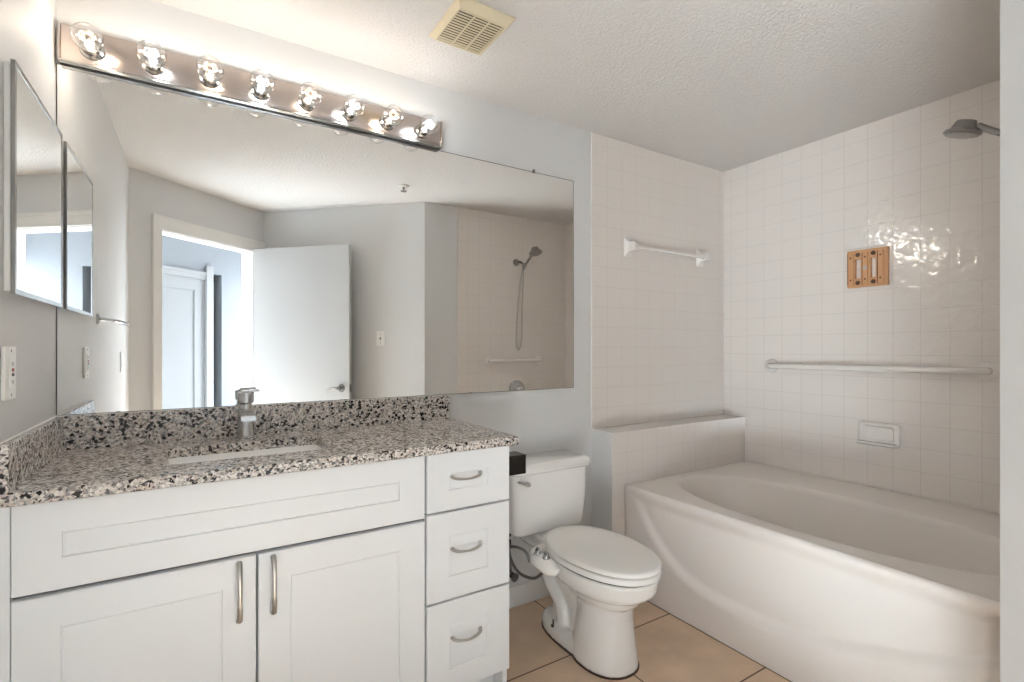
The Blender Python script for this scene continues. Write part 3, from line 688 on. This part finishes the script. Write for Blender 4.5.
# round over to the rim
for a, (dx, dz) in enumerate(((0.0, 0.016-0.010), (0.003, 0.0115), (0.008, 0.015), (0.0145, 0.016))):
    grid.append([bm.verts.new((RX+dx, RY0+(RY1-RY0)*i/NY, RZ-0.016+dz)) for i in range(NY+1)])
for r0, r1 in zip(grid, grid[1:]):
    for i in range(NY): bm.faces.new((r0[i], r0[i+1], r1[i+1], r1[i]))
o = obj('apron', bm, TUB, tb, True, 70)
sol = o.modifiers.new('thick', 'SOLIDIFY'); sol.thickness = 0.006; sol.offset = -1
bm = B(); tube(bm, [(RX+0.006, RY0-0.005, 0.004), (RX+0.006, RY1+0.01, 0.004)], 0.006, 8); obj('floor_caulk', bm, CAULK, tb)

# ------------------------------------------------------------------ fittings around the tub
tw = thing('towel_bar', 'white ceramic towel bar on the tiled alcove wall above the ledge', 'towel bar', (2.76, -0.03, 1.84))
for x in (2.452, 3.085):
    bm = B(); w = 0.026
    def sq(h, hz, y): return [Vector((x-h, y, 1.84-hz)), Vector((x+h, y, 1.84-hz)), Vector((x+h, y, 1.84+hz)), Vector((x-h, y, 1.84+hz))]
    loft(bm, [sq(0.030, 0.056, -0.0085), sq(0.029, 0.055, -0.014), sq(0.022, 0.036, -0.026), sq(0.018, 0.027, -0.045), sq(0.018, 0.024, -0.078), sq(0.014, 0.020, -0.082)])
    bmesh.ops.bevel(bm, geom=list(bm.edges), offset=0.003, segments=2, affect='EDGES')
    obj('post', bm, PORC, tw)
bm = B(); box(bm, 2.465, 3.072, -0.066, -0.048, 1.829, 1.848, 0.003); obj('bar', bm, PORC, tw)

def grab_bar(p0, p1, nrm, label, r=0.016, stand=0.05):
    p0, p1, nrm = Vector(p0), Vector(p1), Vector(nrm)
    t = thing('grab_bar', label, 'grab bar', (p0+p1)/2, 'tub grab bars')
    d = (p1-p0).normalized()
    for p in (p0, p1):
        bm = B(); lathe(bm, [(0.042, 0), (0.041, 0.006), (0.032, 0.012), (0, 0.012)], p+nrm*0.0005, nrm); obj('flange', bm, PORC, t)
    bm = B(); k = 0.045
    tube(bm, [p0+nrm*0.004, p0+nrm*0.025, p0+nrm*(stand-0.014)+d*0.010, p0+nrm*stand+d*k, p0+nrm*stand+d*0.10, p1+nrm*stand-d*0.10, p1+nrm*stand-d*k, p1+nrm*(stand-0.014)-d*0.010, p1+nrm*0.025, p1+nrm*0.004], r, 16, 5); obj('rail', bm, PORC, t)
grab_bar((3.34, -0.335, 1.160), (3.34, -1.325, 1.166), (-1, 0, 0), 'long white grab bar on the tiled wall above the soap dish')
grab_bar((2.50, -1.696, 1.158), (3.02, -1.696, 1.158), (0, 1, 0), 'short white grab bar on the shower wall below the hand shower')

sd = thing('soap_dish', 'white ceramic soap dish on the tiled wall above the tub', 'soap dish', (3.32, -0.905, 0.76))
bm = B()
def yz(h, v, x, r, dz=0.0): return [Vector((x, q.x, q.y)) for q in rrect(-0.907, 0.826+dz, h, v, r, 0)]
loft(bm, [yz(0.093, 0.060, 3.3395, 0.016), yz(0.093, 0.060, 3.330, 0.016), yz(0.090, 0.057, 3.318, 0.016), yz(0.082, 0.050, 3.312, 0.014), yz(0.072, 0.040, 3.312, 0.014, 0.004), yz(0.066, 0.034, 3.326, 0.012, 0.004), yz(0.062, 0.030, 3.334, 0.012, 0.004)])
obj('dish_body', bm, PORC, sd, True, 40)
bm = B()
loft(bm, [[Vector((3.32, -0.907-0.088, 0.790)), Vector((3.32, -0.907+0.088, 0.790)), Vector((3.32, -0.907+0.088, 0.770)), Vector((3.32, -0.907-0.088, 0.770))],
          [Vector((3.288, -0.907-0.086, 0.784)), Vector((3.288, -0.907+0.086, 0.784)), Vector((3.288, -0.907+0.086, 0.770)), Vector((3.288, -0.907-0.086, 0.770))],
          [Vector((3.272, -0.907-0.080, 0.789)), Vector((3.272, -0.907+0.080, 0.789)), Vector((3.270, -0.907+0.080, 0.780)), Vector((3.270, -0.907-0.080, 0.780))]])
bmesh.ops.bevel(bm, geom=list(bm.edges), offset=0.003, segments=2, affect='EDGES'); obj('tray', bm, PORC, sd)

# copper-toned bare mounting plate
cpl = thing('mounting_plate', 'bare copper-coloured mounting plate screwed to the tiled wall', 'plate', (3.33, -0.853, 1.585))
y_, z_ = (lambda a: -0.764 - 0.186*a), (lambda b: 1.588 + 0.194*b)
bm = B(); px0, px1 = 3.3395, 3.320
for a0, a1, b0, b1 in ((0, 0.20, 0, 1), (0.20, 0.345, 0, 0.24), (0.20, 0.345, 0.76, 1), (0.345, 0.59, 0, 1), (0.59, 0.72, 0, 0.24), (0.59, 0.72, 0.76, 1), (0.72, 1, 0, 1)):
    box(bm, px0, px1, y_(a0), y_(a1), z_(b0), z_(b1))
obj('base_plate', bm, BRASS, cpl, False)
for a0, a1 in ((0.04, 0.17), (0.405, 0.53), (0.78, 0.90)):
    bm = B(); box(bm, px1, 3.312, y_(a0), y_(a1), z_(0.06), z_(0.92), 0.001); st = obj('raised_strip', bm, BRASS, cpl, False)
    for b in (0.20, 0.80): bm = B(); lathe(bm, [(0.0045, 0), (0.004, 0.001), (0, 0.001)], (3.3119, y_((a0+a1)/2), z_(b)), (-1, 0, 0), 10); obj('screw', bm, SEAL, st)
for a in (0.272, 0.655):
    for b in (0.12, 0.88): bm = B(); lathe(bm, [(0.0115, 0), (0.0115, 0.0006), (0, 0.0006)], (px1, y_(a), z_(b)), (-1, 0, 0), 16); obj('screw_hole', bm, SEAL, cpl)
for a in (0.392, 0.767, 0.028): bm = B(); box(bm, px1, 3.3145, y_(a+0.008), y_(a-0.008), z_(0.06), z_(0.92)); obj('dark_groove', bm, SEAL, cpl, False)
bm = B(); box(bm, 3.3122, 3.3105, y_(0.43), y_(0.51), z_(0.45), z_(0.56)); obj('centre_clip', bm, NICKEL, cpl, False)

# hand shower on the end wall
hs = thing('hand_shower', 'chrome hand shower with looping hose on the shower wall', 'shower', (2.80, -1.65, 1.98))
bm = B(); lathe(bm, [(0.032, 0), (0.030, 0.006), (0.012, 0.012), (0.0, 0.012)], (2.785, -1.6955, 2.03), (0, 1, 0)); obj('flange', bm, SHOWER, hs)
bm = B(); tube(bm, [(2.785, -1.69, 2.03), (2.79, -1.655, 2.03), (2.797, -1.62, 2.015), (2.80, -1.595, 1.995)], 0.011, 12, 5); obj('shower_arm', bm, SHOWER, hs)
bm = B(); lathe(bm, [(0.016, 0), (0.020, 0.006), (0.020, 0.036), (0.015, 0.042), (0, 0.042)], (2.80, -1.60, 1.972), (0, 0.55, 1), 18); obj('bracket', bm, SHOWER, hs)
bm = B(); tube(bm, [(2.80, -1.607, 1.952), (2.798, -1.585, 1.975), (2.795, -1.545, 2.006), (2.79, -1.494, 2.034), (2.786, -1.436, 2.080)], 0.012, 14, 5, [0.010, 0.0105, 0.011, 0.011, 0.012]); obj('handle', bm, SHOWER, hs)
bm = B(); lathe(bm, [(0.0, -0.032), (0.030, -0.030), (0.037, -0.010), (0.040, 0.0), (0.055, 0.006), (0.058, 0.014), (0.050, 0.021), (0.0, 0.023)], (2.783, -1.396, 2.080), (0, 0.30, -1), 28); obj('shower_head', bm, SHOWER, hs)
bm = B(); tube(bm, [(2.80, -1.605, 1.958), (2.812, -1.625, 1.85), (2.822, -1.66, 1.60), (2.826, -1.675, 1.38), (2.818, -1.68, 1.28), (2.797, -1.68, 1.25), (2.778, -1.68, 1.29), (2.772, -1.675, 1.40), (2.78, -1.665, 1.62), (2.79, -1.64, 1.85), (2.797, -1.605, 1.975)], 0.0065, 10, 6); obj('hose', bm, NICKEL, hs)
tv = thing('tub_valve', 'round chrome tub valve on the shower wall above the tub', 'valve', (2.79, -1.69, 0.82))
bm = B(); lathe(bm, [(0.082, 0), (0.080, 0.006), (0.050, 0.016), (0.0, 0.016)], (2.79, -1.6955, 0.90), (0, 1, 0)); obj('escutcheon', bm, CHROME2, tv)
bm = B(); lathe(bm, [(0.030, 0.0), (0.034, 0.02), (0.030, 0.055), (0.022, 0.062), (0, 0.062)], (2.79, -1.682, 0.90), (0, 1, 0), 12); obj('knob', bm, CHROME, tv)
